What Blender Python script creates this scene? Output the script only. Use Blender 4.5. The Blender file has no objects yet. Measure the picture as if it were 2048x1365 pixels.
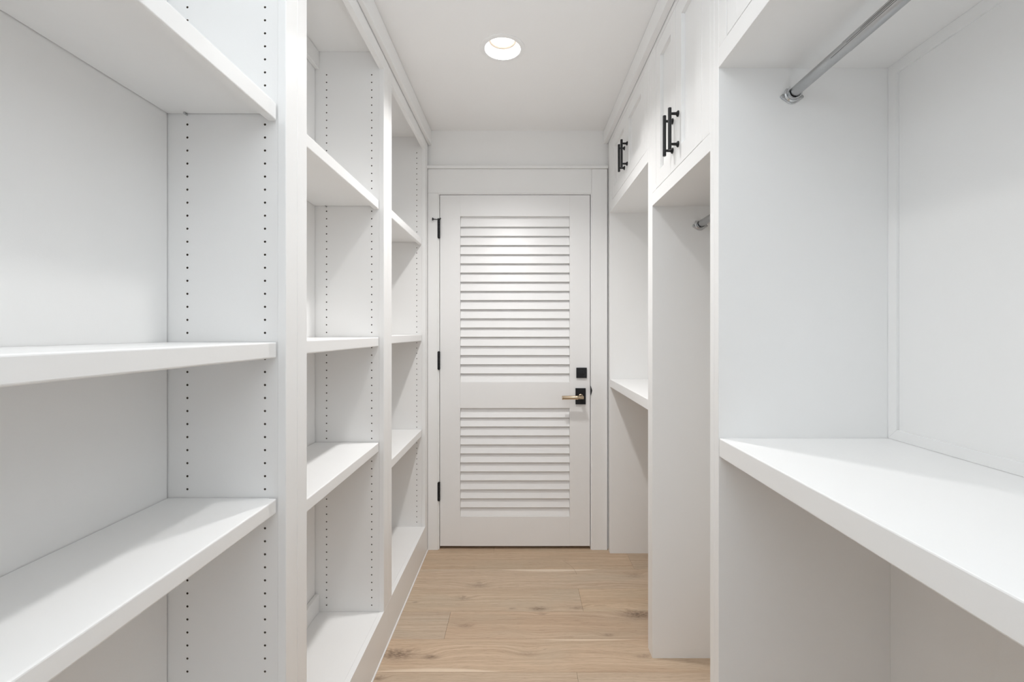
import bpy, bmesh, math, random
from mathutils import Vector, Matrix

C = bpy.context.scene.collection
SC = bpy.context.scene
random.seed(4)

# ------------------------------------------------------------------ camera, world, exposure
EYE = 1.267
cam_data = bpy.data.cameras.new('camera')
cam_data.lens = 16.0
cam_data.sensor_width = 36.0
cam_data.shift_x = -16 / 2048
cam_data.shift_y = -18.5 / 2048
cam_data.clip_start = 0.02
cam = bpy.data.objects.new('camera', cam_data)
cam.location = (0, 0, EYE)
cam.rotation_euler = (math.pi / 2, 0, 0)
C.objects.link(cam)
SC.camera = cam

world = bpy.data.worlds.new('world')
SC.world = world
world.use_nodes = True
bg = world.node_tree.nodes['Background']
bg.inputs['Color'].default_value = (0.80, 0.90, 1.0, 1)
bg.inputs['Strength'].default_value = 0.65

SC.view_settings.view_transform = 'Standard'
SC.view_settings.look = 'None'
SC.view_settings.gamma = 1
SC.view_settings.use_curve_mapping = False
SC.view_settings.exposure = 0.12
SC.cycles.max_bounces = 10
SC.cycles.diffuse_bounces = 8
SC.cycles.glossy_bounces = 5

LAMP_X = -0.072
LAMPS = [1.885, 1.12]    # downlights along the aisle
LAMP_POWER = [7.6, 2.7]
LAMP_COLOR = (1.0, 0.99, 0.98)
DAY_FILL_POWER = 9.5                       # added cool fill standing in for daylight from behind the camera
day_fill = bpy.data.lights.new('daylight_fill', 'AREA')
day_fill.shape = 'RECTANGLE'
day_fill.size = 0.95
day_fill.size_y = 2.0
day_fill.energy = DAY_FILL_POWER
day_fill.color = (0.86, 0.93, 1.0)
day_fill_o = bpy.data.objects.new('daylight_fill', day_fill)
day_fill_o.location = (0, -1.52, 1.05)
day_fill_o.rotation_euler = (math.pi / 2, 0, math.pi)
day_fill_o.rotation_euler = (-math.pi / 2, 0, 0)
day_fill_o['kind'] = 'helper'
C.objects.link(day_fill_o)

BOUNCE_FILL_POWER = 14.5                     # added bounce fill, above and behind the camera, aimed at the ceiling
fl_ = bpy.data.lights.new('bounce_fill', 'AREA')
fl_.shape = 'RECTANGLE'
fl_.size = 0.16
fl_.size_y = 0.10
fl_.energy = BOUNCE_FILL_POWER
fl_.color = (0.86, 0.935, 1.0)
fl_.spread = math.radians(150)
flo = bpy.data.objects.new('bounce_fill', fl_)
flo.location = (0.0, -0.18, 1.62)
flo.rotation_euler = (math.radians(180), 0, 0)
flo['kind'] = 'helper'
C.objects.link(flo)

# ------------------------------------------------------------------ measures (metres; x right, y into the room, z up)
LF = -0.536        # face of the left bookcases
LFB = -0.555       # back of their face frames
LB = -0.808        # their back panels
RF = 0.513         # face of the right cabinets
RB = 0.957         # back of the right alcoves
CAS = 2.638        # front of the door casing
WALL = 2.656       # far wall
CEIL = 2.441
BACKY = -1.55
XL, XR = -0.83, 0.985

# ------------------------------------------------------------------ materials
def mat(name, color, rough=0.5, metal=0.0, spec=0.5, noise=0.0, nscale=60, bump=0.0, bscale=250, coat=0.0):
    m = bpy.data.materials.new(name)
    m.use_nodes = True
    nt = m.node_tree
    b = nt.nodes['Principled BSDF']
    b.inputs['Roughness'].default_value = rough
    b.inputs['Metallic'].default_value = metal
    b.inputs['Specular IOR Level'].default_value = spec
    b.inputs['Coat Weight'].default_value = coat
    tc = nt.nodes.new('ShaderNodeNewGeometry')
    n = nt.nodes.new('ShaderNodeTexNoise')
    n.inputs['Scale'].default_value = nscale
    n.inputs['Detail'].default_value = 3
    nt.links.new(tc.outputs['Position'], n.inputs['Vector'])
    r = nt.nodes.new('ShaderNodeMapRange')
    r.inputs['To Min'].default_value = 1 - noise
    r.inputs['To Max'].default_value = 1 + noise
    nt.links.new(n.outputs['Fac'], r.inputs['Value'])
    v = nt.nodes.new('ShaderNodeVectorMath')
    v.operation = 'SCALE'
    v.inputs[0].default_value = color
    nt.links.new(r.outputs['Result'], v.inputs['Scale'])
    nt.links.new(v.outputs['Vector'], b.inputs['Base Color'])
    if bump:
        n2 = nt.nodes.new('ShaderNodeTexNoise')
        n2.inputs['Scale'].default_value = bscale
        n2.inputs['Detail'].default_value = 2
        nt.links.new(tc.outputs['Position'], n2.inputs['Vector'])
        bp = nt.nodes.new('ShaderNodeBump')
        bp.inputs['Strength'].default_value = bump
        bp.inputs['Distance'].default_value = 0.001
        nt.links.new(n2.outputs['Fac'], bp.inputs['Height'])
        nt.links.new(bp.outputs['Normal'], b.inputs['Normal'])
    return m

M_PAINT = mat('satin_white_paint', (0.885, 0.882, 0.875), 0.34, spec=0.45, noise=0.008, nscale=8, bump=0.12, bscale=90)
M_PANEL = mat('white_melamine', (0.87, 0.864, 0.855), 0.42, spec=0.4, noise=0.008, nscale=6, bump=0.10, bscale=400)
M_DOOR = mat('door_paint', (0.875, 0.869, 0.865), 0.36, spec=0.45, noise=0.008, nscale=10, bump=0.12, bscale=120)
M_WALL = mat('wall_paint', (0.90, 0.896, 0.888), 0.75, spec=0.3, noise=0.01, nscale=5, bump=0.3, bscale=300)
M_CEIL = mat('ceiling_paint', (0.91, 0.905, 0.90), 0.8, spec=0.3, noise=0.01, nscale=5, bump=0.4, bscale=220)
M_BLACK = mat('matte_black_metal', (0.012, 0.012, 0.014), 0.38, metal=0.3, spec=0.5, noise=0.1)
M_GOLD = mat('champagne_metal', (0.62, 0.50, 0.36), 0.30, metal=1.0, noise=0.05, nscale=300)
M_STEEL = mat('satin_zinc_metal', (0.50, 0.505, 0.51), 0.33, metal=1.0, noise=0.05, nscale=200)
M_SEAM = mat('dark_seam_metal', (0.16, 0.16, 0.16), 0.5, metal=1.0, noise=0.05, nscale=200)
M_CHROME = mat('plated_metal', (0.60, 0.61, 0.62), 0.22, metal=1.0, noise=0.03)
M_RAW = mat('raw_board', (0.16, 0.13, 0.10), 0.9, spec=0.1, noise=0.2, nscale=500)
M_DARK = mat('dark_void', (0.05, 0.045, 0.04), 0.9, spec=0.1)
M_CAULK = mat('white_caulk', (0.84, 0.84, 0.83), 0.5, noise=0.02, nscale=200)
M_RIM_SHADE = mat('tan_rim_shade', (0.36, 0.31, 0.26), 0.7, spec=0.2, noise=0.05)  # tan tone paints in the shading around the lens rim
M_SUB = mat('subfloor', (0.10, 0.08, 0.06), 0.9, spec=0.1, noise=0.1)

m = bpy.data.materials.new('lamp_lens')
m.use_nodes = True
b = m.node_tree.nodes['Principled BSDF']
b.inputs['Base Color'].default_value = (0.9, 0.9, 0.88, 1)
b.inputs['Emission Color'].default_value = (1.0, 0.97, 0.93, 1)
b.inputs['Emission Strength'].default_value = 3.0
M_LENS = m


def oak():
    m = bpy.data.materials.new('oak_plank')
    m.use_nodes = True
    nt = m.node_tree
    N, L = nt.nodes, nt.links
    b = N['Principled BSDF']

    def math_(op, a, c=None, d=None, clamp=False):
        n = N.new('ShaderNodeMath')
        n.operation = op
        n.use_clamp = clamp
        for i, s in enumerate((a, c, d)):
            if s is None:
                continue
            if isinstance(s, (int, float)):
                n.inputs[i].default_value = s
            else:
                L.new(s, n.inputs[i])
        return n.outputs[0]

    geo = N.new('ShaderNodeNewGeometry')
    sep = N.new('ShaderNodeSeparateXYZ')
    L.new(geo.outputs['Position'], sep.inputs[0])
    X, Y = sep.outputs[0], sep.outputs[1]
    info = N.new('ShaderNodeObjectInfo')
    seed = math_('MULTIPLY', info.outputs['Random'], 37.0)

    def comb(x, y, z):
        n = N.new('ShaderNodeCombineXYZ')
        for i, s in enumerate((x, y, z)):
            if isinstance(s, (int, float)):
                n.inputs[i].default_value = s
            else:
                L.new(s, n.inputs[i])
        return n.outputs[0]

    def noise(vec, scale, detail=3, rough=0.5):
        n = N.new('ShaderNodeTexNoise')
        n.inputs['Scale'].default_value = scale
        n.inputs['Detail'].default_value = detail
        n.inputs['Roughness'].default_value = rough
        L.new(vec, n.inputs['Vector'])
        return n.outputs['Fac']

    def sstep(v, lo, hi, tlo=0.0, thi=1.0):
        n = N.new('ShaderNodeMapRange')
        n.interpolation_type = 'SMOOTHSTEP'
        n.inputs['From Min'].default_value = lo
        n.inputs['From Max'].default_value = hi
        n.inputs['To Min'].default_value = tlo
        n.inputs['To Max'].default_value = thi
        L.new(v, n.inputs['Value'])
        return n.outputs['Result']

    # knots: x, y, size, strength
    knots = [(-.207, 2.271, .030, .55), (-.27, 2.159, .020, .5), (.084, 2.079, .022, .9), (-.035, 2.082, .010, .6),
             (.263, 2.085, .022, .45), (.535, 2.035, .045, 1.0), (.10, 2.04, .012, .5), (-.237, 1.957, .020, .5),
             (-.485, 1.785, .045, 1.0), (-.348, 1.771, .018, .9), (.48, 1.775, .018, .6), (.03, 1.79, .025, .35),
             (-.52, 1.661, .016, .8), (-.49, 2.13, .008, .8), (.37, 1.90, .014, .5), (.60, 2.36, .03, .4),
             (-.12, 1.45, .03, .8), (.3, 1.2, .025, .7), (-.3, .9, .03, .7), (.1, .4, .03, .8)]
    disp = None
    dark = None
    for kx, ky, ks, st in knots:
        dx = math_('MULTIPLY', math_('SUBTRACT', X, kx), 1 / (ks * 2.6))
        dy = math_('MULTIPLY', math_('SUBTRACT', Y, ky), 1 / ks)
        d2 = math_('ADD', math_('MULTIPLY', dx, dx), math_('MULTIPLY', dy, dy))
        g = math_('EXPONENT', math_('MULTIPLY', d2, -0.6))
        t = math_('MULTIPLY', g, ks * 0.9)
        disp = t if disp is None else math_('ADD', disp, t)
        k = math_('MULTIPLY', math_('EXPONENT', math_('MULTIPLY', d2, -2.4)), st)
        dark = k if dark is None else math_('ADD', dark, k)
    wob = noise(comb(math_('MULTIPLY', X, 1.3), math_('MULTIPLY', Y, 5.0), seed), 2.2, 3)
    yy = math_('ADD', math_('ADD', Y, disp), math_('MULTIPLY', wob, 0.05))
    # growth rings
    ring = noise(comb(math_('MULTIPLY', X, 0.9), math_('MULTIPLY', yy, 80.0), seed), 1.0, 4, 0.6)
    fine = noise(comb(math_('MULTIPLY', X, 9.0), math_('MULTIPLY', yy, 420.0), seed), 1.0, 3, 0.6)
    pore = noise(comb(math_('MULTIPLY', X, 26.0), math_('MULTIPLY', yy, 700.0), seed), 1.0, 2, 0.5)
    patch = noise(comb(math_('MULTIPLY', X, 2.0), math_('MULTIPLY', Y, 7.0), math_('ADD', seed, 5.0)), 1.3, 3)

    ramp = N.new('ShaderNodeValToRGB')
    e = ramp.color_ramp.elements
    e[0].position = 0.30
    e[0].color = (0.495, 0.365, 0.258, 1)
    e[1].position = 0.68
    e[1].color = (0.635, 0.496, 0.370, 1)
    L.new(ring, ramp.inputs['Fac'])

    def mix(fac, a, c, mode='MIX'):
        n = N.new('ShaderNodeMix')
        n.data_type = 'RGBA'
        n.blend_type = mode
        if isinstance(fac, (int, float)):
            n.inputs['Factor'].default_value = fac
        else:
            L.new(fac, n.inputs['Factor'])
        for nm, s in (('A', a), ('B', c)):
            idx = 6 if nm == 'A' else 7
            if isinstance(s, tuple):
                n.inputs[idx].default_value = s
            else:
                L.new(s, n.inputs[idx])
        return n.outputs[2]

    col = mix(sstep(patch, .42, .66, 0.0, 0.42), ramp.outputs['Color'], (0.505, 0.425, 0.325, 1))
    col = mix(math_('MULTIPLY', sstep(fine, .48, .70), 0.50), col, (0.375, 0.270, 0.185, 1))
    col = mix(math_('MULTIPLY', sstep(pore, .56, .72), 0.50), col, (0.285, 0.20, 0.135, 1))
    knotn = noise(comb(math_('MULTIPLY', X, 60.0), math_('MULTIPLY', yy, 220.0), 3.0), 1.0, 3, .6)
    kd = math_('MULTIPLY', dark, sstep(knotn, .32, .62, 0.25, 1.0), clamp=True)
    col = mix(kd, col, (0.17, 0.12, 0.085, 1))
    # pale sapwood along three plank edges: x centre, half length, edge y, depth, side
    for xc, hx, ye, dp, sd in ((.16, .29, 2.4255, .030, -1), (.27, .26, 1.8745, .015, -1), (-.31, .27, 1.694, .024, 1)):
        dx = math_('MULTIPLY', math_('SUBTRACT', X, xc), 1 / hx)
        par = math_('MULTIPLY', math_('SUBTRACT', 1.0, math_('MULTIPLY', dx, dx)), dp)      # depth of the pale edge here
        t = math_('MULTIPLY', math_('SUBTRACT', Y, ye), sd)
        inside = math_('MULTIPLY', math_('GREATER_THAN', t, 0.0), sstep(math_('SUBTRACT', par, t), 0.0, 0.012))
        col = mix(math_('MULTIPLY', inside, 0.62), col, (0.82, 0.70, 0.56, 1))
    # one hairline crack curving across two boards near the door
    t = math_('MULTIPLY', math_('SUBTRACT', 2.517, Y), 1 / .141)
    q = math_('SUBTRACT', 1.0, t)
    cx = math_('SUBTRACT', X, math_('SUBTRACT', .295, math_('MULTIPLY', math_('MULTIPLY', q, q), .057)))
    crack = math_('MULTIPLY', math_('LESS_THAN', math_('ABSOLUTE', cx), .0011),
                  math_('MULTIPLY', math_('GREATER_THAN', t, 0.0), math_('LESS_THAN', t, 1.0)))
    col = mix(math_('MULTIPLY', crack, 0.55), col, (0.22, 0.15, 0.10, 1))
    col = mix(1.0, col, info.outputs['Color'], 'MULTIPLY')
    L.new(col, b.inputs['Base Color'])
    rr = sstep(fine, .3, .7, 0.42, 0.58)
    L.new(rr, b.inputs['Roughness'])
    b.inputs['Specular IOR Level'].default_value = 0.35
    bp = N.new('ShaderNodeBump')
    bp.inputs['Strength'].default_value = 0.25
    bp.inputs['Distance'].default_value = 0.0006
    L.new(fine, bp.inputs['Height'])
    L.new(bp.outputs['Normal'], b.inputs['Normal'])
    return m

M_OAK = oak()

# ------------------------------------------------------------------ helpers
WP = {}            # world location of every object made here (no rotations on parents)

def wl(o):
    return WP.get(o.name, Vector((0, 0, 0)))

def link(name, me, loc, parent=None):
    o = bpy.data.objects.new(name, me)
    C.objects.link(o)
    loc = Vector(loc)
    if parent is not None:
        o.parent = parent
        o.location = loc - wl(parent)
    else:
        o.location = loc
    WP[o.name] = loc
    return o

def thing(name, label, cat, loc=(0, 0, 0), group=None, kind=None):
    o = link(name, None, loc)
    o.empty_display_size = 0.05
    return tag(o, label, cat, group, kind)

def tag(o, label=None, cat=None, group=None, kind=None):
    if label: o['label'] = label
    if cat: o['category'] = cat
    if group: o['group'] = group
    if kind: o['kind'] = kind
    return o

def finish(name, bm, mats, loc, parent=None, smooth=False):
    bmesh.ops.recalc_face_normals(bm, faces=bm.faces)
    bmesh.ops.translate(bm, verts=bm.verts, vec=-Vector(loc))
    me = bpy.data.meshes.new(name)
    bm.to_mesh(me)
    bm.free()
    for m_ in (mats if isinstance(mats, (list, tuple)) else [mats]):
        me.materials.append(m_)
    if smooth:
        for p in me.polygons:
            p.use_smooth = True
        me.set_sharp_from_angle(angle=math.radians(40))
    return link(name, me, loc, parent)

def add_box(bm, x0, x1, y0, y1, z0, z1, bev=0.0, seg=1):
    r = bmesh.ops.create_cube(bm, size=1.0)
    vs = r['verts']
    for v in vs:
        v.co = Vector(((x0 + x1) / 2 + v.co.x * (x1 - x0), (y0 + y1) / 2 + v.co.y * (y1 - y0), (z0 + z1) / 2 + v.co.z * (z1 - z0)))
    if bev:
        es = list({e for v in vs for e in v.link_edges})
        bmesh.ops.bevel(bm, geom=es, offset=bev, segments=seg, affect='EDGES', profile=0.5)

def box(name, x0, x1, y0, y1, z0, z1, m_, parent=None, bev=0.0012, seg=1):
    bm = bmesh.new()
    add_box(bm, x0, x1, y0, y1, z0, z1, bev, seg)
    return finish(name, bm, m_, ((x0 + x1) / 2, (y0 + y1) / 2, z0), parent)

def nosing(name, x0, x1, y0, y1, z0, z1, m_, parent, r=.0035, seg=3, left=False):
    """board whose front (largest x) edges alone are rounded."""
    bm = bmesh.new()
    add_box(bm, x0, x1, y0, y1, z0, z1)
    es = [e for e in bm.edges if all(abs(v.co.x - (x0 if left else x1)) < 1e-6 for v in e.verts)]
    bmesh.ops.bevel(bm, geom=es, offset=r, segments=seg, affect='EDGES', profile=0.5)
    return finish(name, bm, m_, ((x0 + x1) / 2, (y0 + y1) / 2, z0), parent)

def add_cyl(bm, p0, p1, r0, r1=None, n=20, caps=True):
    p0, p1 = Vector(p0), Vector(p1)
    r1 = r0 if r1 is None else r1
    ax = (p1 - p0).normalized()
    up = Vector((0, 0, 1)) if abs(ax.z) < 0.9 else Vector((1, 0, 0))
    u = ax.cross(up).normalized()
    w = ax.cross(u)
    rings = []
    for p, r in ((p0, r0), (p1, r1)):
        rings.append([bm.verts.new(p + (u * math.cos(a) + w * math.sin(a)) * r) for a in [2 * math.pi * i / n for i in range(n)]])
    for i in range(n):
        bm.faces.new((rings[0][i], rings[0][(i + 1) % n], rings[1][(i + 1) % n], rings[1][i]))
    if caps:
        bm.faces.new(rings[0])
        bm.faces.new(rings[1][::-1])
    return rings

def lathe(bm, c, axis, prof, n=24, cap_end=True, cap_start=True):
    """prof: list of (along axis, radius)."""
    c, ax = Vector(c), Vector(axis).normalized()
    up = Vector((0, 0, 1)) if abs(ax.z) < 0.9 else Vector((1, 0, 0))
    u = ax.cross(up).normalized()
    w = ax.cross(u)
    rs = []
    for t, r in prof:
        rs.append([bm.verts.new(c + ax * t + (u * math.cos(2 * math.pi * i / n) + w * math.sin(2 * math.pi * i / n)) * r) for i in range(n)])
    for a, b_ in zip(rs, rs[1:]):
        for i in range(n):
            bm.faces.new((a[i], a[(i + 1) % n], b_[(i + 1) % n], b_[i]))
    if cap_start: bm.faces.new(rs[0])
    if cap_end: bm.faces.new(rs[-1][::-1])

def extrude_profile(name, pts, axis, a0, a1, m_, parent=None, smooth=False):
    """closed polygon extruded along 'y' (pts are x,z) or 'x' (pts are y,z)."""
    bm = bmesh.new()
    mk = (lambda p, a: (p[0], a, p[1])) if axis == 'y' else (lambda p, a: (a, p[0], p[1]))
    A = [bm.verts.new(mk(p, a0)) for p in pts]
    B = [bm.verts.new(mk(p, a1)) for p in pts]
    n = len(pts)
    for i in range(n):
        bm.faces.new((A[i], A[(i + 1) % n], B[(i + 1) % n], B[i]))
    bm.faces.new(A[::-1])
    bm.faces.new(B)
    cx = sum(p[0] for p in pts) / n
    z0 = min(p[1] for p in pts)
    loc = (cx, (a0 + a1) / 2, z0) if axis == 'y' else ((a0 + a1) / 2, cx, z0)
    return finish(name, bm, m_, loc, parent, smooth)

def ring_cell(bm, plane, c, half_u, half_v, r, depth, n=8, mi=1):
    """a rectangular cell with a round hole: plane(u, v, d) gives the 3-D point, d is how deep."""
    cu, cv = c
    outer, inner, deep = [], [], []
    for i in range(n):
        a = 2 * math.pi * (i + 0.5) / n
        ca, sa = math.cos(a), math.sin(a)
        k = 1 / max(abs(ca) / half_u, abs(sa) / half_v)
        outer.append((cu + ca * k, cv + sa * k))
        inner.append((cu + ca * r, cv + sa * r))
    # square corners
    ov = [bm.verts.new(plane(u, v, 0)) for u, v in outer]
    iv = [bm.verts.new(plane(u, v, 0)) for u, v in inner]
    dv = [bm.verts.new(plane(u, v, depth)) for u, v in inner]
    for i in range(n):
        j = (i + 1) % n
        a, b_ = outer[i], outer[j]
        on = lambda p: (abs(abs(p[0] - cu) - half_u) < 1e-7, abs(abs(p[1] - cv) - half_v) < 1e-7)
        if on(a)[0] != on(b_)[0]:
            cr = (cu + math.copysign(half_u, a[0] - cu if on(a)[0] else b_[0] - cu), cv + math.copysign(half_v, a[1] - cv if on(a)[1] else b_[1] - cv))
            cvx = bm.verts.new(plane(cr[0], cr[1], 0))
            bm.faces.new((ov[i], cvx, ov[j], iv[j], iv[i]))
        else:
            bm.faces.new((ov[i], ov[j], iv[j], iv[i]))
        f = bm.faces.new((iv[i], iv[j], dv[j], dv[i]))
        f.material_index = mi
    if depth:
        f = bm.faces.new(dv)
        f.material_index = mi

# ------------------------------------------------------------------ the room
def struct(name, label, cat, loc=(0, 0, 0)):
    return thing(name, label, cat, loc, kind='structure')

fl = box('floor', XL - .05, XR + .05, BACKY - .1, 2.80, -0.06, -0.0145, M_SUB, bev=0)
tag(fl, 'pale oak plank floor running crosswise through the closet', 'floor', kind='structure')

PITCH = 0.1835
joints = {0: [.212], 1: [-.313], 2: [.287], 3: [], 4: [.61], 5: [-.15], -1: [-.35], -2: [.45], -3: [-.05], -4: [.3], -5: [-.4], -6: [.1]}
tones = {(1, 0): (.93, .95, .97), (1, 1): (.97, .93, .90), (2, 0): (.99, .99, .98), (2, 1): (1.02, .99, .94), (3, 0): (1.0, 1.0, 1.0),
         (0, 0): (1.03, 1.0, .97), (0, 1): (.99, .97, .93), (4, 0): (.95, .92, .88), (4, 1): (.88, .86, .84), (5, 0): (.93, .9, .86), (5, 1): (.97, .94, .9)}
# row k spans y from 1.876 - 0.1835 + ... : row 0 is 1.693-1.876
ROW0 = 1.6925
for k in range(-18, 7):
    y0 = ROW0 + PITCH * k
    y1 = y0 + PITCH
    if y1 > 2.78: y1 = 2.78
    if y0 < BACKY - .1: continue
    js = {0: [], 1: [-.313], 2: [.287], 3: [], 4: [.61], 5: [-.15], -1: [.211]}.get(k)
    if js is None:
        js = [random.uniform(-.5, .8)]
    cuts = [XL] + js + [XR]
    for i, (a, c) in enumerate(zip(cuts, cuts[1:])):
        g = 0.0003
        p = box('plank', a + g, c - g, y0 + g, y1 - g, -0.0145, 0.0, M_OAK, fl, bev=0.0006)
        t = tones.get((k, i), (random.uniform(.93, 1.04),) * 3)
        p.color = (t[0], t[1], t[2], 1)

# ceiling with round cut-outs for the downlights
bm = bmesh.new()
xs = [XL - .05, LAMP_X - .12, LAMP_X + .12, XR + .05]
ys = [BACKY - .1]
for ly in sorted(LAMPS):
    ys += [ly - .12, ly + .12]
ys.append(2.80)
lamp_cells = sorted(LAMPS)
for j, (a, c) in enumerate(zip(ys, ys[1:])):
    for i, (p, q) in enumerate(zip(xs, xs[1:])):
        if i == 1 and j % 2 == 1:
            ly = lamp_cells[j // 2]
            ring_cell(bm, lambda u, v, d: (u, v, CEIL + d), (LAMP_X, ly), .12, .12, .080, 0.0, n=48, mi=0)
        else:
            bm.faces.new([bm.verts.new((x, y, CEIL)) for x, y in ((p, a), (q, a), (q, c), (p, c))])
add_box(bm, XL - .05, XR + .05, BACKY - .1, 2.80, CEIL + .10, CEIL + .16)
bmesh.ops.remove_doubles(bm, verts=bm.verts, dist=1e-5)
ce = finish('ceiling', bm, M_CEIL, (0, .6, CEIL))
tag(ce, 'flat white painted ceiling over the narrow aisle', 'ceiling', kind='structure')

# far wall with the door opening
bm = bmesh.new()
DX0, DX1, DZ1 = -.4865, .429, 2.084
add_box(bm, XL, DX0, WALL, WALL + .12, 0, CEIL + .1)
add_box(bm, DX1, XR, WALL, WALL + .12, 0, CEIL + .1)
add_box(bm, DX0, DX1, WALL, WALL + .12, DZ1, CEIL + .1)
add_box(bm, XL, XR, WALL + .12, WALL + .14, 0, CEIL + .1)  # added unseen plate behind the door, keeps world light out of its gaps
tag(finish('wall_far', bm, M_WALL, (0, WALL, 0)), 'white wall around and above the louvered door', 'wall', kind='structure')
bm = bmesh.new()
add_box(bm, XL - .05, XL, BACKY - .1, 2.8, 0, CEIL + .1)
add_box(bm, XL, LF, BACKY - .1, -.262, 0, CEIL)
tag(finish('wall_left', bm, M_WALL, (XL, .6, 0)), 'white wall behind the left bookcases', 'wall', kind='structure')
bm = bmesh.new()
add_box(bm, XR, XR + .05, BACKY - .1, 2.8, 0, CEIL + .1)
add_box(bm, RF, XR, BACKY - .1, -.262, 0, CEIL)
tag(finish('wall_right', bm, M_WALL, (XR, .6, 0)), 'white wall behind the right cabinets', 'wall', kind='structure')
bm = bmesh.new()   # unseen wall behind the camera, opening added to let fill light in
add_box(bm, XL, -.475, BACKY - .1, BACKY, 0, CEIL + .1)
add_box(bm, .475, XR, BACKY - .1, BACKY, 0, CEIL + .1)
add_box(bm, -.475, .475, BACKY - .1, BACKY, 2.06, CEIL + .1)
tag(finish('wall_back', bm, M_WALL, (0, BACKY, 0)), 'unseen white wall at the near end of the closet, opening added for fill light', 'wall', kind='structure')

# crown boards
g = .0018
for nm, s, fx, dp, zb, lab in (('trim_1', 1, LF, .0185, 2.357, 'white flat crown board above the left bookcases'),
                               ('trim_2', -1, RF, .024, 2.364, 'white flat crown board above the right cabinets')):
    pts = [(fx + s * g, zb), (fx + s * dp, zb), (fx + s * (dp + .001), zb + .002), (fx + s * (dp + .001), CEIL - .0016), (fx + s * g, CEIL - .0016)]
    o = extrude_profile(nm, pts, 'y', -.26, WALL, M_PAINT)
    tag(o, lab, 'crown moulding', kind='structure')

# floor line of the left base, thin caulk bead
o = extrude_profile('trim_3', [(LF, 0), (LF + .004, 0), (LF + .003, .003), (LF, .005)], 'y', -.26, CAS, M_CAULK)
tag(o, 'thin white caulk line between left bookcase base and oak floor', 'caulk line', kind='structure')

# door casing
cs = struct('trim_4', 'white flat casing around the louvered door with a slim cap on top', 'door casing', (0, CAS, 0))
CX0, CX1 = -.5357, .5065
box('side_casing', CX0, -.4755, CAS, WALL, 0, 2.071, M_PAINT, cs, bev=.0015)
box('side_casing', .416, CX1, CAS, WALL, 0, 2.212, M_PAINT, cs, bev=.0015)
box('head_casing', CX0, .4155, CAS, WALL, 2.0715, 2.212, M_PAINT, cs, bev=.0015)
box('head_cap', LF - .003, .5115, CAS - .012, WALL, 2.2125, 2.229, M_PAINT, cs, bev=.003, seg=2)
box('door_jamb', DX0, -.469, CAS + .006, WALL + .115, 0, 2.083, M_PAINT, cs, bev=.001)
box('door_jamb', .411, DX1, CAS + .006, WALL + .115, 0, 2.083, M_PAINT, cs, bev=.001)
box('door_jamb', -.469, .411, CAS + .006, WALL + .115, 2.066, 2.083, M_PAINT, cs, bev=.001)
box('door_stop', -.469, -.457, 2.700, 2.712, 0, 2.066, M_PAINT, cs)
box('door_stop', .399, .411, 2.700, 2.712, 0, 2.066, M_PAINT, cs)
box('door_stop', -.457, .399, 2.700, 2.712, 2.054, 2.066, M_PAINT, cs)
# latch strike lip on the right jamb: a dark curved tongue
bm = bmesh.new()
zc = .926
prof = [(-.026, 0), (-.016, .003), (-.006, .0065), (0, .0075), (.006, .0065), (.016, .003), (.026, 0)]
A = [bm.verts.new((.4105 + d, CAS + .0045, zc + t)) for t, d in prof] 
B = [bm.verts.new((.4105 + d, CAS + .016, zc + t)) for t, d in prof]
for i in range(len(prof) - 1):
    bm.faces.new((A[i], A[i + 1], B[i + 1], B[i]))
bm.faces.new(A[::-1]); bm.faces.new(B)
bm.faces.new((A[0], B[0], B[-1], A[-1]))
bmesh.ops.translate(bm, verts=bm.verts, vec=(0, -.006, 0))
o = finish('strike_plate', bm, M_BLACK, (.412, CAS, zc - .026), cs)
o['label'] = 'black latch strike lip on the right casing'

# ------------------------------------------------------------------ the louvered door
DF = 2.650          # door face
DT = 0.036
door = struct('door_1', 'white louvered closet door with black hinges and a champagne lever', 'door', (-.03, DF, .018))
dx0, dx1, dz0, dz1 = -.4665, .408, .018, 2.0635
px0, px1 = -.348, .289
box('door_stile', dx0, px0, DF, DF + DT, dz0, dz1, M_DOOR, door)
box('door_stile', px1, dx1, DF, DF + DT, dz0, dz1, M_DOOR, door)
box('door_rail', px0, px1, DF, DF + DT, 1.9405, dz1, M_DOOR, door, bev=.0004)
box('door_rail', px0, px1, DF, DF + DT, .822, .9725, M_DOOR, door, bev=.0004)
box('door_rail', px0, px1, DF, DF + DT, dz0, .191, M_DOOR, door, bev=.0004)

def slat(z_top, z_bot):
    """tilted board: lower edge near the face, upper edge set back behind the one above."""
    yb, yt, th = DF + .003, DF + .019, .007
    pts = [(yb, z_bot), (yb + .001, z_bot - .0015), (yb + th - .001, z_bot - .0015), (yb + th, z_bot + .001),
           (yt + th, z_top), (yt + 0.001, z_top + .001), (yt, z_top)]
    return pts
def slats(first, pitch, n, last, top):
    for i in range(n):
        zb = first - pitch * i if i < n - 1 else last + .0016
        zt = (first - pitch * (i - 1)) + .006 if i else top - .001
        extrude_profile('louver_slat', slat(zt, zb), 'x', px0 + .0008, px1 - .0008, M_DOOR, door)
slats(1.881, .05356, 18, .9725, 1.9405)
slats(.767, .0524, 12, .191, .822)

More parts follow.
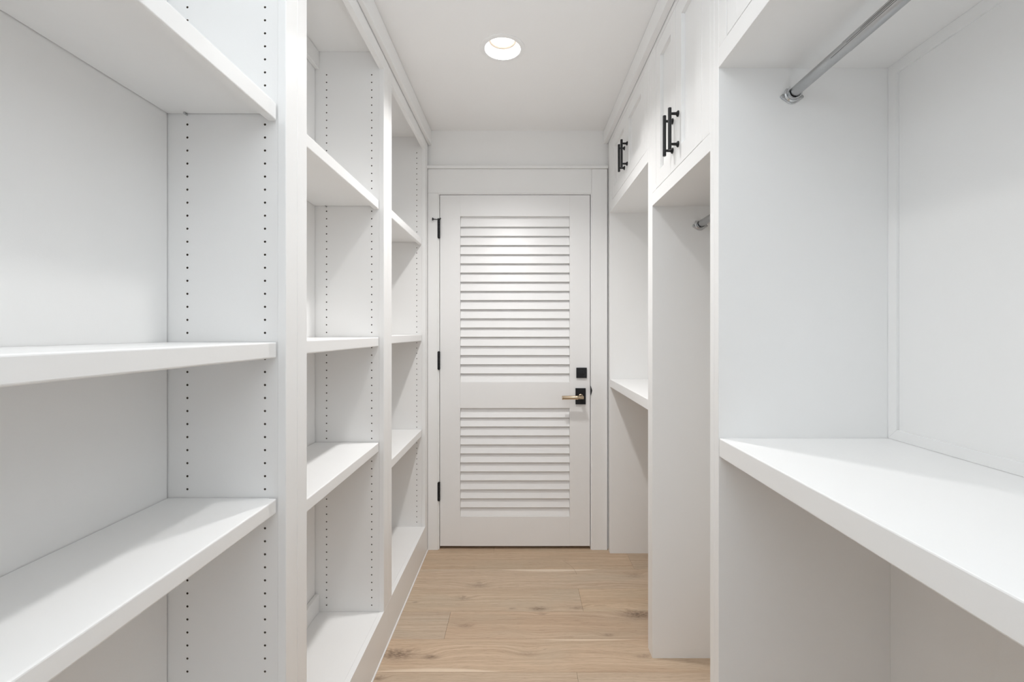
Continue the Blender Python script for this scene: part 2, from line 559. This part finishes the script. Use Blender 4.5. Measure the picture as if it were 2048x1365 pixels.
# hinges
def hinge(zb, zt, stop=False):
    bm = bmesh.new()
    hx, hy = -.4705, DF - .010
    n = 5
    for i in range(n):
        a = zb + (zt - zb) * i / n + .0006
        c = zb + (zt - zb) * (i + 1) / n - .0006
        add_cyl(bm, (hx, hy, a), (hx, hy, c), .0068, n=14)
    add_cyl(bm, (hx, hy, zb - .003), (hx, hy, zt + .003), .0045, n=12)
    add_box(bm, hx - .0075, hx, DF - .014, DF - .006, zb, zt)
    add_box(bm, hx, hx + .0065, DF - .008, DF - .0008, zb, zt)
    o = finish('hinge', bm, M_BLACK, (hx, hy, zb), door, smooth=True)
    o['label'] = 'black butt hinge'
    if stop:
        bm = bmesh.new()
        add_cyl(bm, (hx, hy, zt + .002), (hx, hy, zt + .009), .009, n=14)
        add_cyl(bm, (hx - .004, hy, zt + .004), (hx - .030, hy - .012, zt + .004), .0022, n=10)
        lathe(bm, (hx - .028, hy - .011, zt + .004), (-.92, -.39, 0), [(0, .003), (.003, .007), (.007, .009), (.009, .007)], 14)
        add_cyl(bm, (hx + .004, hy, zt + .006), (hx + .012, hy - .004, zt + .012), .0032, n=10)
        o2 = finish('hinge_pin_stop', bm, M_BLACK, (hx, hy, zt), o, smooth=True)
        o2['label'] = 'black hinge pin door stop'
hinge(1.812, 1.914, True)
hinge(1.049, 1.151)
hinge(.287, .392)

# deadbolt
bm = bmesh.new()
add_box(bm, .3275, .388, DF - .009, DF - .0003, .998, 1.058, .001)
db = finish('deadbolt', bm, M_BLACK, (.358, DF, .998), door, smooth=True)
db['label'] = 'square black deadbolt plate'
bm = bmesh.new()
lathe(bm, (.3575, DF - .009, 1.0275), (0, -1, 0), [(-.001, .017), (.0006, .017), (.0012, .0165), (.0016, .0125)], 28)
add_box(bm, .3565, .3585, DF - .0115, DF - .0105, 1.021, 1.034)
o = finish('lock_cylinder', bm, mat('dark_grey_metal', (.03, .03, .032), .3, metal=.6), (.3575, DF - .009, 1.01), db, smooth=True)
# lever
bm = bmesh.new()
add_box(bm, .3225, .3815, DF - .008, DF - .0003, .845, .939, .001)
lv = finish('lever_plate', bm, M_BLACK, (.352, DF, .845), door, smooth=True)
lv['label'] = 'rectangular black lever plate'
bm = bmesh.new()
nx, nz = .352, .893
lathe(bm, (nx, DF - .008, nz), (0, -1, 0), [(0, .0125), (.004, .0125), (.006, .0095), (.050, .0095), (.054, .0085)], 24)
ly, lz = DF - .052, .884
lathe(bm, (nx + .012, ly, nz - .002), (-1, 0, -.01), [(0, .0075), (.002, .009), (.031, .009), (.032, .0105), (.037, .0118), (.040, .0118), (.042, .0105),
                                       (.117, .0105), (.119, .0118), (.122, .0118), (.124, .0100)], 28)
o = finish('lever', bm, M_GOLD, (nx, ly, nz - .012), lv, smooth=True)
o['label'] = 'champagne gold round lever with a textured grip'
bm = bmesh.new()    # diamond-cut grip rings
for i in range(24):
    a0 = nx + .012 - .043 - i * .00305
    add_cyl(bm, (a0, ly, nz - .0024), (a0 - .0016, ly, nz - .0024), .01105, n=24)
o = finish('grip_ring', bm, M_GOLD, (nx - .06, ly, nz - .012), lv, smooth=True)
o['kind'] = 'stuff'

# ------------------------------------------------------------------ left bookcases
HOLE_P = .0299
HOLE_Z0 = .188
NH = 71
COLS = (-.763, -.585)

def peg_panel(name, y0, y1, parent, holes=True, skip=()):
    """side panel between y0 and y1; the face looking at the camera (y0) is drilled with two rows of holes."""
    bm = bmesh.new()
    zb, zt = 0.0, CEIL - .02
    xa, xb = XL + .003, LFB - .0002
    if not holes:
        add_box(bm, xa, xb, y0, y1, zb, zt)
        return finish(name, bm, M_PANEL, ((xa + xb) / 2, (y0 + y1) / 2, 0), parent)
    h = HOLE_P / 2
    P = lambda u, v, d: (u, y0 + d, v)
    cuts = [xa, COLS[0] - h, COLS[0] + h, COLS[1] - h, COLS[1] + h, xb]
    zlo = HOLE_Z0 - h
    zhi = HOLE_Z0 + HOLE_P * (NH - 1) + h
    for i in (0, 2, 4):
        bm.faces.new([bm.verts.new(P(u, v, 0)) for u, v in ((cuts[i], zb), (cuts[i + 1], zb), (cuts[i + 1], zt), (cuts[i], zt))])
    for i in (1, 3):
        for a, c in ((zb, zlo), (zhi, zt)):
            bm.faces.new([bm.verts.new(P(u, v, 0)) for u, v in ((cuts[i], a), (cuts[i + 1], a), (cuts[i + 1], c), (cuts[i], c))])
        for k in range(NH):
            ring_cell(bm, P, ((cuts[i] + cuts[i + 1]) / 2, HOLE_Z0 + HOLE_P * k), h, h, .0026, .009, n=10, mi=1)
    # other five sides
    q = lambda *p: bm.faces.new([bm.verts.new(v) for v in p])
    q((xa, y1, zb), (xb, y1, zb), (xb, y1, zt), (xa, y1, zt))
    q((xa, y0, zb), (xa, y1, zb), (xa, y1, zt), (xa, y0, zt))
    q((xb, y0, zb), (xb, y1, zb), (xb, y1, zt), (xb, y0, zt))
    q((xa, y0, zb), (xb, y0, zb), (xb, y1, zb), (xa, y1, zb))
    q((xa, y0, zt), (xb, y0, zt), (xb, y1, zt), (xa, y1, zt))
    bmesh.ops.translate(bm, verts=bm.verts, vec=(-(xa + xb) / 2, -(y0 + y1) / 2, 0))
    me = bpy.data.meshes.new(name)
    bm.to_mesh(me)
    bm.free()
    me.materials.append(M_PANEL)
    me.materials.append(M_RAW)
    me.flip_normals()
    return link(name, me, ((xa + xb) / 2, (y0 + y1) / 2, 0), parent)

RAIL_Z = 2.303
DECK = .163
def bookcase(y0, y1, o0, o1, shelves, label, group):
    """unit from y0 to y1, opening from o0 to o1."""
    t = thing('bookcase', label, 'bookcase', ((LF + XL) / 2, (y0 + y1) / 2, 0), group)
    peg_panel('side_panel', o1 + .002, y1 - .0004, t)
    peg_panel('side_panel', y0 + .0004, o0 - .002, t, holes=False)
    # face frame
    zt = CEIL - .001
    box('face_stile', LFB, LF, y0 + .0003, o0, DECK, zt, M_PAINT, t)
    box('face_stile', LFB, LF, o1, y1 - .0003, DECK, zt, M_PAINT, t)
    box('top_rail', LFB, LF, o0, o1, RAIL_Z, zt, M_PAINT, t, bev=.0006)
    box('base_rail', LFB, LF, y0 + .0003, y1 - .0003, 0.0, DECK, M_PAINT, t, bev=.0006)
    # carcass
    box('bottom_panel', LB + .0005, LFB - .0006, o0 - .001, o1 + .0015, DECK - .022, DECK - .001, M_PANEL, t, bev=.0003)
    box('top_panel', LB + .0005, LFB - .0006, o0 - .001, o1 + .0015, 2.372, 2.392, M_PANEL, t, bev=.0003)
    box('back_panel', LB - .008, LB, o0, o1 - .0005, .1, CEIL - .02, M_PANEL, t, bev=0)
    box('nailing_strip', LB + .0008, LB + .0165, o0, o1 + .001, 2.302, 2.371, M_PANEL, t)
    box('nailing_strip', LB + .0008, LB + .0165, o0, o1 + .001, DECK - .0005, .233, M_PANEL, t)
    for z, nh in shelves:
        s = box('shelf', LB + .0022, LFB - .0195, o0 + .001, o1 - .0005, z - .022, z, M_PAINT, t, bev=0)
        nosing('shelf_nosing', LFB - .0195, LFB - .0008, o0 + .001, o1 - .0030, z - nh, z, M_PAINT, s)
        for cx in COLS:      # little metal shelf pins
            bm = bmesh.new()
            add_cyl(bm, (cx, o1 + .001, z - .0245), (cx, o1 - .008, z - .0245), .0024, n=10)
            p = finish('shelf_pin', bm, M_STEEL, (cx, o1, z - .027), s, smooth=True)
            p['label'] = 'small grey metal shelf pin'
    return t

bookcase(-.26, 1.0955, -.15, 1.042, [(1.789, .040), (1.243, .036), (.886, .034)],
         'white open bookcase nearest the camera, its shelves cut off by the left picture edge', 'white open bookcases along the left side')
bookcase(1.096, 1.8475, 1.145, 1.793, [(1.785, .036), (1.245, .036), (.831, .036)],
         'white open bookcase in the middle of the three on the left', 'white open bookcases along the left side')
bookcase(1.848, CAS - .0005, 1.902, 2.576, [(1.797, .037), (1.251, .036), (.714, .039)],
         'narrow looking white bookcase at the far end, right beside the door casing', 'white open bookcases along the left side')

# ------------------------------------------------------------------ right cabinets
FT = .019
RFB = RF + FT
def shaker_door(y0, y1, z0, z1, parent, handle_y=None, hz=None):
    """frame-and-panel door, flush in the face frame, looking to -x."""
    sw, rw, rec = .050, .058, .0120
    bm = bmesh.new()
    X0 = RF + .0004
    add_box(bm, X0, X0 + .018, y0, y0 + sw, z0, z1, .0008)
    add_box(bm, X0, X0 + .018, y1 - sw, y1, z0, z1, .0008)
    add_box(bm, X0, X0 + .018, y0 + sw, y1 - sw, z0, z0 + rw, .0002)
    add_box(bm, X0, X0 + .018, y0 + sw, y1 - sw, z1 - rw, z1, .0002)
    d = finish('cabinet_door', bm, M_PAINT, (X0 + .009, (y0 + y1) / 2, z0), parent)
    box('door_panel', X0 + rec, X0 + rec + .006, y0 + sw - .003, y1 - sw + .003, z0 + rw - .003, z1 - rw + .003, M_PAINT, d, bev=0)
    if handle_y is not None:
        pull(handle_y, hz[0], hz[1], d)
    return d

def pull(y, zl, zu, parent):
    """black bar pull standing off the door on two posts."""
    bx = RF - .0275
    bm = bmesh.new()
    lathe(bm, (bx, y, zl - .0185), (0, 0, 1), [(0, .0050), (.0008, .0057), (zu - zl + .0365, .0057), (zu - zl + .037, .0050)], 20)
    h = finish('bar_pull', bm, M_BLACK, (bx, y, zl - .018), parent, smooth=True)
    h['label'] = 'black bar handle'
    for z in (zl, zu):
        bm = bmesh.new()
        lathe(bm, (RF + .0003, y, z), (-1, 0, 0), [(0, .0098), (.0025, .0098), (.0045, .0080), (.007, .0048), (.025, .0040)], 20)
        p = finish('post', bm, M_BLACK, (RF, y, z - .01), parent, smooth=True)
        p.parent = h
        p.location = Vector((RF, y, z - .01)) - wl(h)

def cabinet(y0, y1, o0, o1, zbot, doors, zd0, zd1, label, pulls, side_to=None, end_panel_back=RB):
    t = thing('tall_cabinet', label, 'cabinet', ((RF + RB) / 2, (y0 + y1) / 2, 0), 'white built-in cabinets along the right side')
    zt = CEIL - .001
    # far stile runs to the floor with the gable panel behind it
    nosing('face_stile', RF, RFB, o1, y1, 0.0, zt, M_PAINT, t, .0009, 1, True)
    nosing('face_stile', RF, RFB, y0, o0, 0.0, zt, M_PAINT, t, .0009, 1, True)
    box('side_panel', RFB, XR - .002, o1, y1, 0.0, CEIL - .02, M_PAINT, t, bev=0)
    box('side_panel', RFB, XR - .002, y0, o0, 0.0, CEIL - .02, M_PAINT, t, bev=0)
    ys0, ys1 = doors[0][0] - .0024, doors[-1][1] + .0024
    nosing('bottom_rail', RF, RFB, o0, o1, zbot, zd0 - .0024, M_PAINT, t, .0009, 1, True)
    nosing('top_rail', RF, RFB, o0, o1, zd1 + .0024, zt, M_PAINT, t, .0009, 1, True)
    if ys0 - o0 > .003:
        nosing('inner_stile', RF, RFB, o0, ys0, zd0 - .0024, zd1 + .0024, M_PAINT, t, .0009, 1, True)
    if o1 - ys1 > .003:
        nosing('inner_stile', RF, RFB, ys1, o1, zd0 - .0024, zd1 + .0024, M_PAINT, t, .0009, 1, True)
    box('bottom_panel', RFB, RB, o0, o1, zbot, zbot + .019, M_PAINT, t, bev=0)
    box('back_panel', RB, RB + .008, o0 + .0003, o1 - .0003, 0.0, CEIL - .02, M_PAINT, t, bev=0)
    for (a, c), pz in zip(doors, pulls):
        shaker_door(a, c, zd0, zd1, t, pz[0] if pz else None, pz[1] if pz else None)
    return t

# far unit beside the door
zA = (2.071, 2.168)
ca = cabinet(1.800, 2.6375, 1.824, 2.600, 1.948, [(1.884, 2.2038), (2.2064, 2.526)], 2.004, 2.339,
             'white cabinet nearest the louvered door, two small doors above an open desk nook', [(2.176, zA), (2.233, zA)])
zB = (1.876, 1.975)
cb = cabinet(1.203, 1.7995, 1.2285, 1.765, 1.755, [(1.2855, 1.4998), (1.5024, 1.717)], 1.807, 2.341,
             'white middle cabinet with two tall doors above an open hanging bay without a desk', [(1.476, zB), (1.530, zB)])
cc = cabinet(-.26, 1.2025, -.200, 1.176, 1.949, [(-.150, .4885), (.4907, 1.129)], 2.004, 2.341,
             'white cabinet nearest the camera with a wide open bay above and below a desk', [(.462, zA), (.517, zA)])
# flat moulding framing the back of the near bay above the desk
zt_, zb_ = 1.9488, .9925
def strip(pts_y_z, name):
    bm = bmesh.new()
    A = [bm.verts.new((RB - .0002, y, z)) for y, z in pts_y_z]
    B = [bm.verts.new((RB - .0065, y, z)) for y, z in pts_y_z]
    n = len(A)
    for i in range(n):
        bm.faces.new((A[i], A[(i + 1) % n], B[(i + 1) % n], B[i]))
    bm.faces.new(A); bm.faces.new(B[::-1])
    finish(name, bm, M_PAINT, (RB - .003, sum(p[0] for p in pts_y_z) / n, min(p[1] for p in pts_y_z)), cc)
w_ = .027
strip([(1.1755, zt_), (1.1755, zb_), (1.1755 - w_, zb_ + w_), (1.1755 - w_, zt_ - w_)], 'corner_strip')
strip([(1.1752, zt_), (1.1752 - w_, zt_ - w_ - .0003), (-.199, zt_ - w_), (-.199, zt_)], 'corner_strip')
strip([(1.1752, zb_), (1.1752 - w_, zb_ + w_ - .0003), (-.199, zb_ + w_), (-.199, zb_)], 'corner_strip')

# desks (separate worktops)
def desk(y0, y1, x1, zt, th, label):
    bm = bmesh.new()
    add_box(bm, RF + .0008, x1, y0, y1, zt - th, zt, .0025, 2)
    o = finish('desktop', bm, M_PAINT, ((RF + x1) / 2, (y0 + y1) / 2, zt - th))
    tag(o, label, 'desktop', 'white desktops in the right cabinets')
desk(-.1992, 1.1752, RB - .0005, .992, .048, 'large thick white desktop in the foreground on the right')
desk(1.8248, 2.5992, RB - .0005, .996, .044, 'small white desktop in the far nook beside the louvered door')

# ------------------------------------------------------------------ hanging rods
def rod(y0, y1, x, z, label, sleeve=None):
    t = thing('closet_rod', label, 'rod', (x, (y0 + y1) / 2, z - .03), 'grey metal hanging rods')
    bm = bmesh.new()
    add_cyl(bm, (x, y0 + .004, z), (x, y1 - .004, z), .0128, n=32)
    finish('tube', bm, M_STEEL, (x, (y0 + y1) / 2, z - .013), t, smooth=True)
    if sleeve:
        # outer telescoping tube with crimped seams
        bm = bmesh.new()
        add_cyl(bm, (x, y0 + .02, z), (x, sleeve - .035, z), .0136, n=32)
        s = finish('outer_sleeve', bm, M_STEEL, (x, (y0 + sleeve) / 2, z - .014), t, smooth=True)
        for a, en in ((204, sleeve), (190, sleeve - .05), (176, sleeve - .09)):
            r = math.radians(a)
            cx, cz = x + .0136 * math.cos(r), z + .0136 * math.sin(r)
            bm = bmesh.new()
            add_cyl(bm, (cx, y0 + .02, cz), (cx, en, cz), .0010, .0005, n=8)
            finish('seam_ridge', bm, M_SEAM, (cx, (y0 + sleeve) / 2, cz), s, smooth=True)
    for yw, sg in ((y1, -1), (y0, 1)):
        # diamond plate with two screws and an open-topped cup
        bm = bmesh.new()
        out = []
        hw, hh = .0335, .0235
        zc = z - .006
        cor = [(hw, 0), (0, hh), (-hw, 0), (0, -hh)]
        rr = [.008, .016, .008, .016]
        for (cx, cz), r in zip(cor, rr):
            # rounded corner: sample a quadratic curve between points along both edges
            i = cor.index((cx, cz))
            p, q = Vector(cor[i - 1]), Vector(cor[(i + 1) % 4])
            c0 = Vector((cx, cz))
            a = c0 + (p - c0).normalized() * r
            b_ = c0 + (q - c0).normalized() * r
            for k in range(6):
                u = k / 5
                out.append(a * (1 - u) ** 2 + c0 * 2 * u * (1 - u) + b_ * u * u)
        A = [bm.verts.new((x + p.x, yw, zc + p.y)) for p in out]
        B = [bm.verts.new((x + p.x, yw + sg * .0022, zc + p.y)) for p in out]
        D = [bm.verts.new((x + p.x * .95, yw + sg * .0030, zc + p.y * .95)) for p in out]
        n = len(out)
        for a_, b2 in ((A, B), (B, D)):
            for i in range(n):
                bm.faces.new((a_[i], a_[(i + 1) % n], b2[(i + 1) % n], b2[i]))
        bm.faces.new(A); bm.faces.new(D[::-1])
        # raised rim around the plate foot of the cup
        f = finish('mounting_flange', bm, M_CHROME, (x, yw, zc - hh), t, smooth=True)
        bm = bmesh.new()
        ro, ri, ln = .0182, .0152, .0165
        angs = [math.radians(140 + 260 * k / 28) for k in range(29)]      # open towards the top
        secs = []
        for a in angs:
            ca_, sa_ = math.cos(a), math.sin(a)
            secs.append([bm.verts.new((x + ca_ * r, yw + sg * d, z + sa_ * r)) for r, d in
                         ((ro + .003, .003), (ro + .0025, .0055), (ro, .0075), (ro, ln), (ri, ln), (ri, .003))])
        for s0, s1 in zip(secs, secs[1:]):
            for i in range(6):
                bm.faces.new((s0[i], s0[(i + 1) % 6], s1[(i + 1) % 6], s1[i]))
        bm.faces.new(secs[0]); bm.faces.new(secs[-1][::-1])
        finish('cup', bm, M_CHROME, (x, yw + sg * .01, z - ro), f, smooth=True)
        for sx in (-.0245, .0245):
            bm = bmesh.new()
            lathe(bm, (x + sx, yw + sg * .003, zc), (0, sg, 0), [(0, .0036), (.0008, .0034), (.0014, .0022)], 14)
            add_box(bm, x + sx - .0022, x + sx + .0022, yw + sg * .0014 - .0003 + sg * .003, yw + sg * .0014 + .0003 + sg * .003, zc - .0004, zc + .0004)
            finish('screw', bm, M_STEEL, (x + sx, yw, zc - .003), f, smooth=True)
    return t
rod(-.1998, 1.1757, .7016, 1.880, 'long grey metal hanging rod high in the foreground bay on the right', sleeve=1.01)
rod(1.2288, 1.7647, .697, 1.684, 'short grey metal hanging rod end peeking out of the middle bay')

# ------------------------------------------------------------------ downlights
for i, (ly, pw) in enumerate(zip(LAMPS, LAMP_POWER)):
    labs = ['round white recessed downlight glowing in the ceiling before the door',
            'round white recessed downlight above the near bookcase, out of the frame',
            'round white recessed downlight above the camera, out of the frame',
            'round white recessed downlight near the added rear opening, out of the frame']
    t = thing('recessed_downlight', labs[i], 'downlight', (LAMP_X, ly, CEIL), 'recessed downlights')
    bm = bmesh.new()
    rs = [(.0935, 0), (.093, -.0022), (.090, -.003), (.077, -.0032), (.0735, -.0026), (.0725, .001)]
    lathe(bm, (LAMP_X, ly, CEIL), (0, 0, 1), [(z_, r_) for r_, z_ in rs], 64, cap_end=False, cap_start=False)
    finish('trim_ring', bm, M_PAINT, (LAMP_X, ly, CEIL - .003), t, smooth=True)
    bm = bmesh.new()
    lathe(bm, (LAMP_X, ly, CEIL), (0, 0, 1), [(.001, .0725), (.012, .068), (.024, .0605), (.031, .0555)], 64, cap_end=False, cap_start=False)
    finish('reflector', bm, M_PAINT, (LAMP_X, ly, CEIL), t, smooth=True)
    bm = bmesh.new()
    lathe(bm, (LAMP_X, ly, CEIL), (0, 0, 1), [(.031, .0555), (.0335, .0520), (.042, .0512), (.042, .0498)], 64, cap_end=False, cap_start=False)
    finish('rim_shade_ring', bm, M_RIM_SHADE, (LAMP_X, ly, CEIL + .031), t, smooth=True)
    bm = bmesh.new()
    lathe(bm, (LAMP_X, ly, CEIL), (0, 0, 1), [(.0345, .0005), (.0345, .030), (.0350, .045), (.0368, .0493), (.041, .0497)], 48, cap_end=True, cap_start=True)
    finish('lens', bm, M_LENS, (LAMP_X, ly, CEIL + .03), t, smooth=True)
    ld = bpy.data.lights.new('downlight_glow', 'AREA')
    ld.shape = 'DISK'
    ld.size = .086
    ld.spread = math.radians(125)
    ld.energy = pw
    ld.color = LAMP_COLOR
    lo = bpy.data.objects.new('downlight_glow', ld)
    C.objects.link(lo)
    lo.parent = t
    lo.location = (0, 0, .0335)
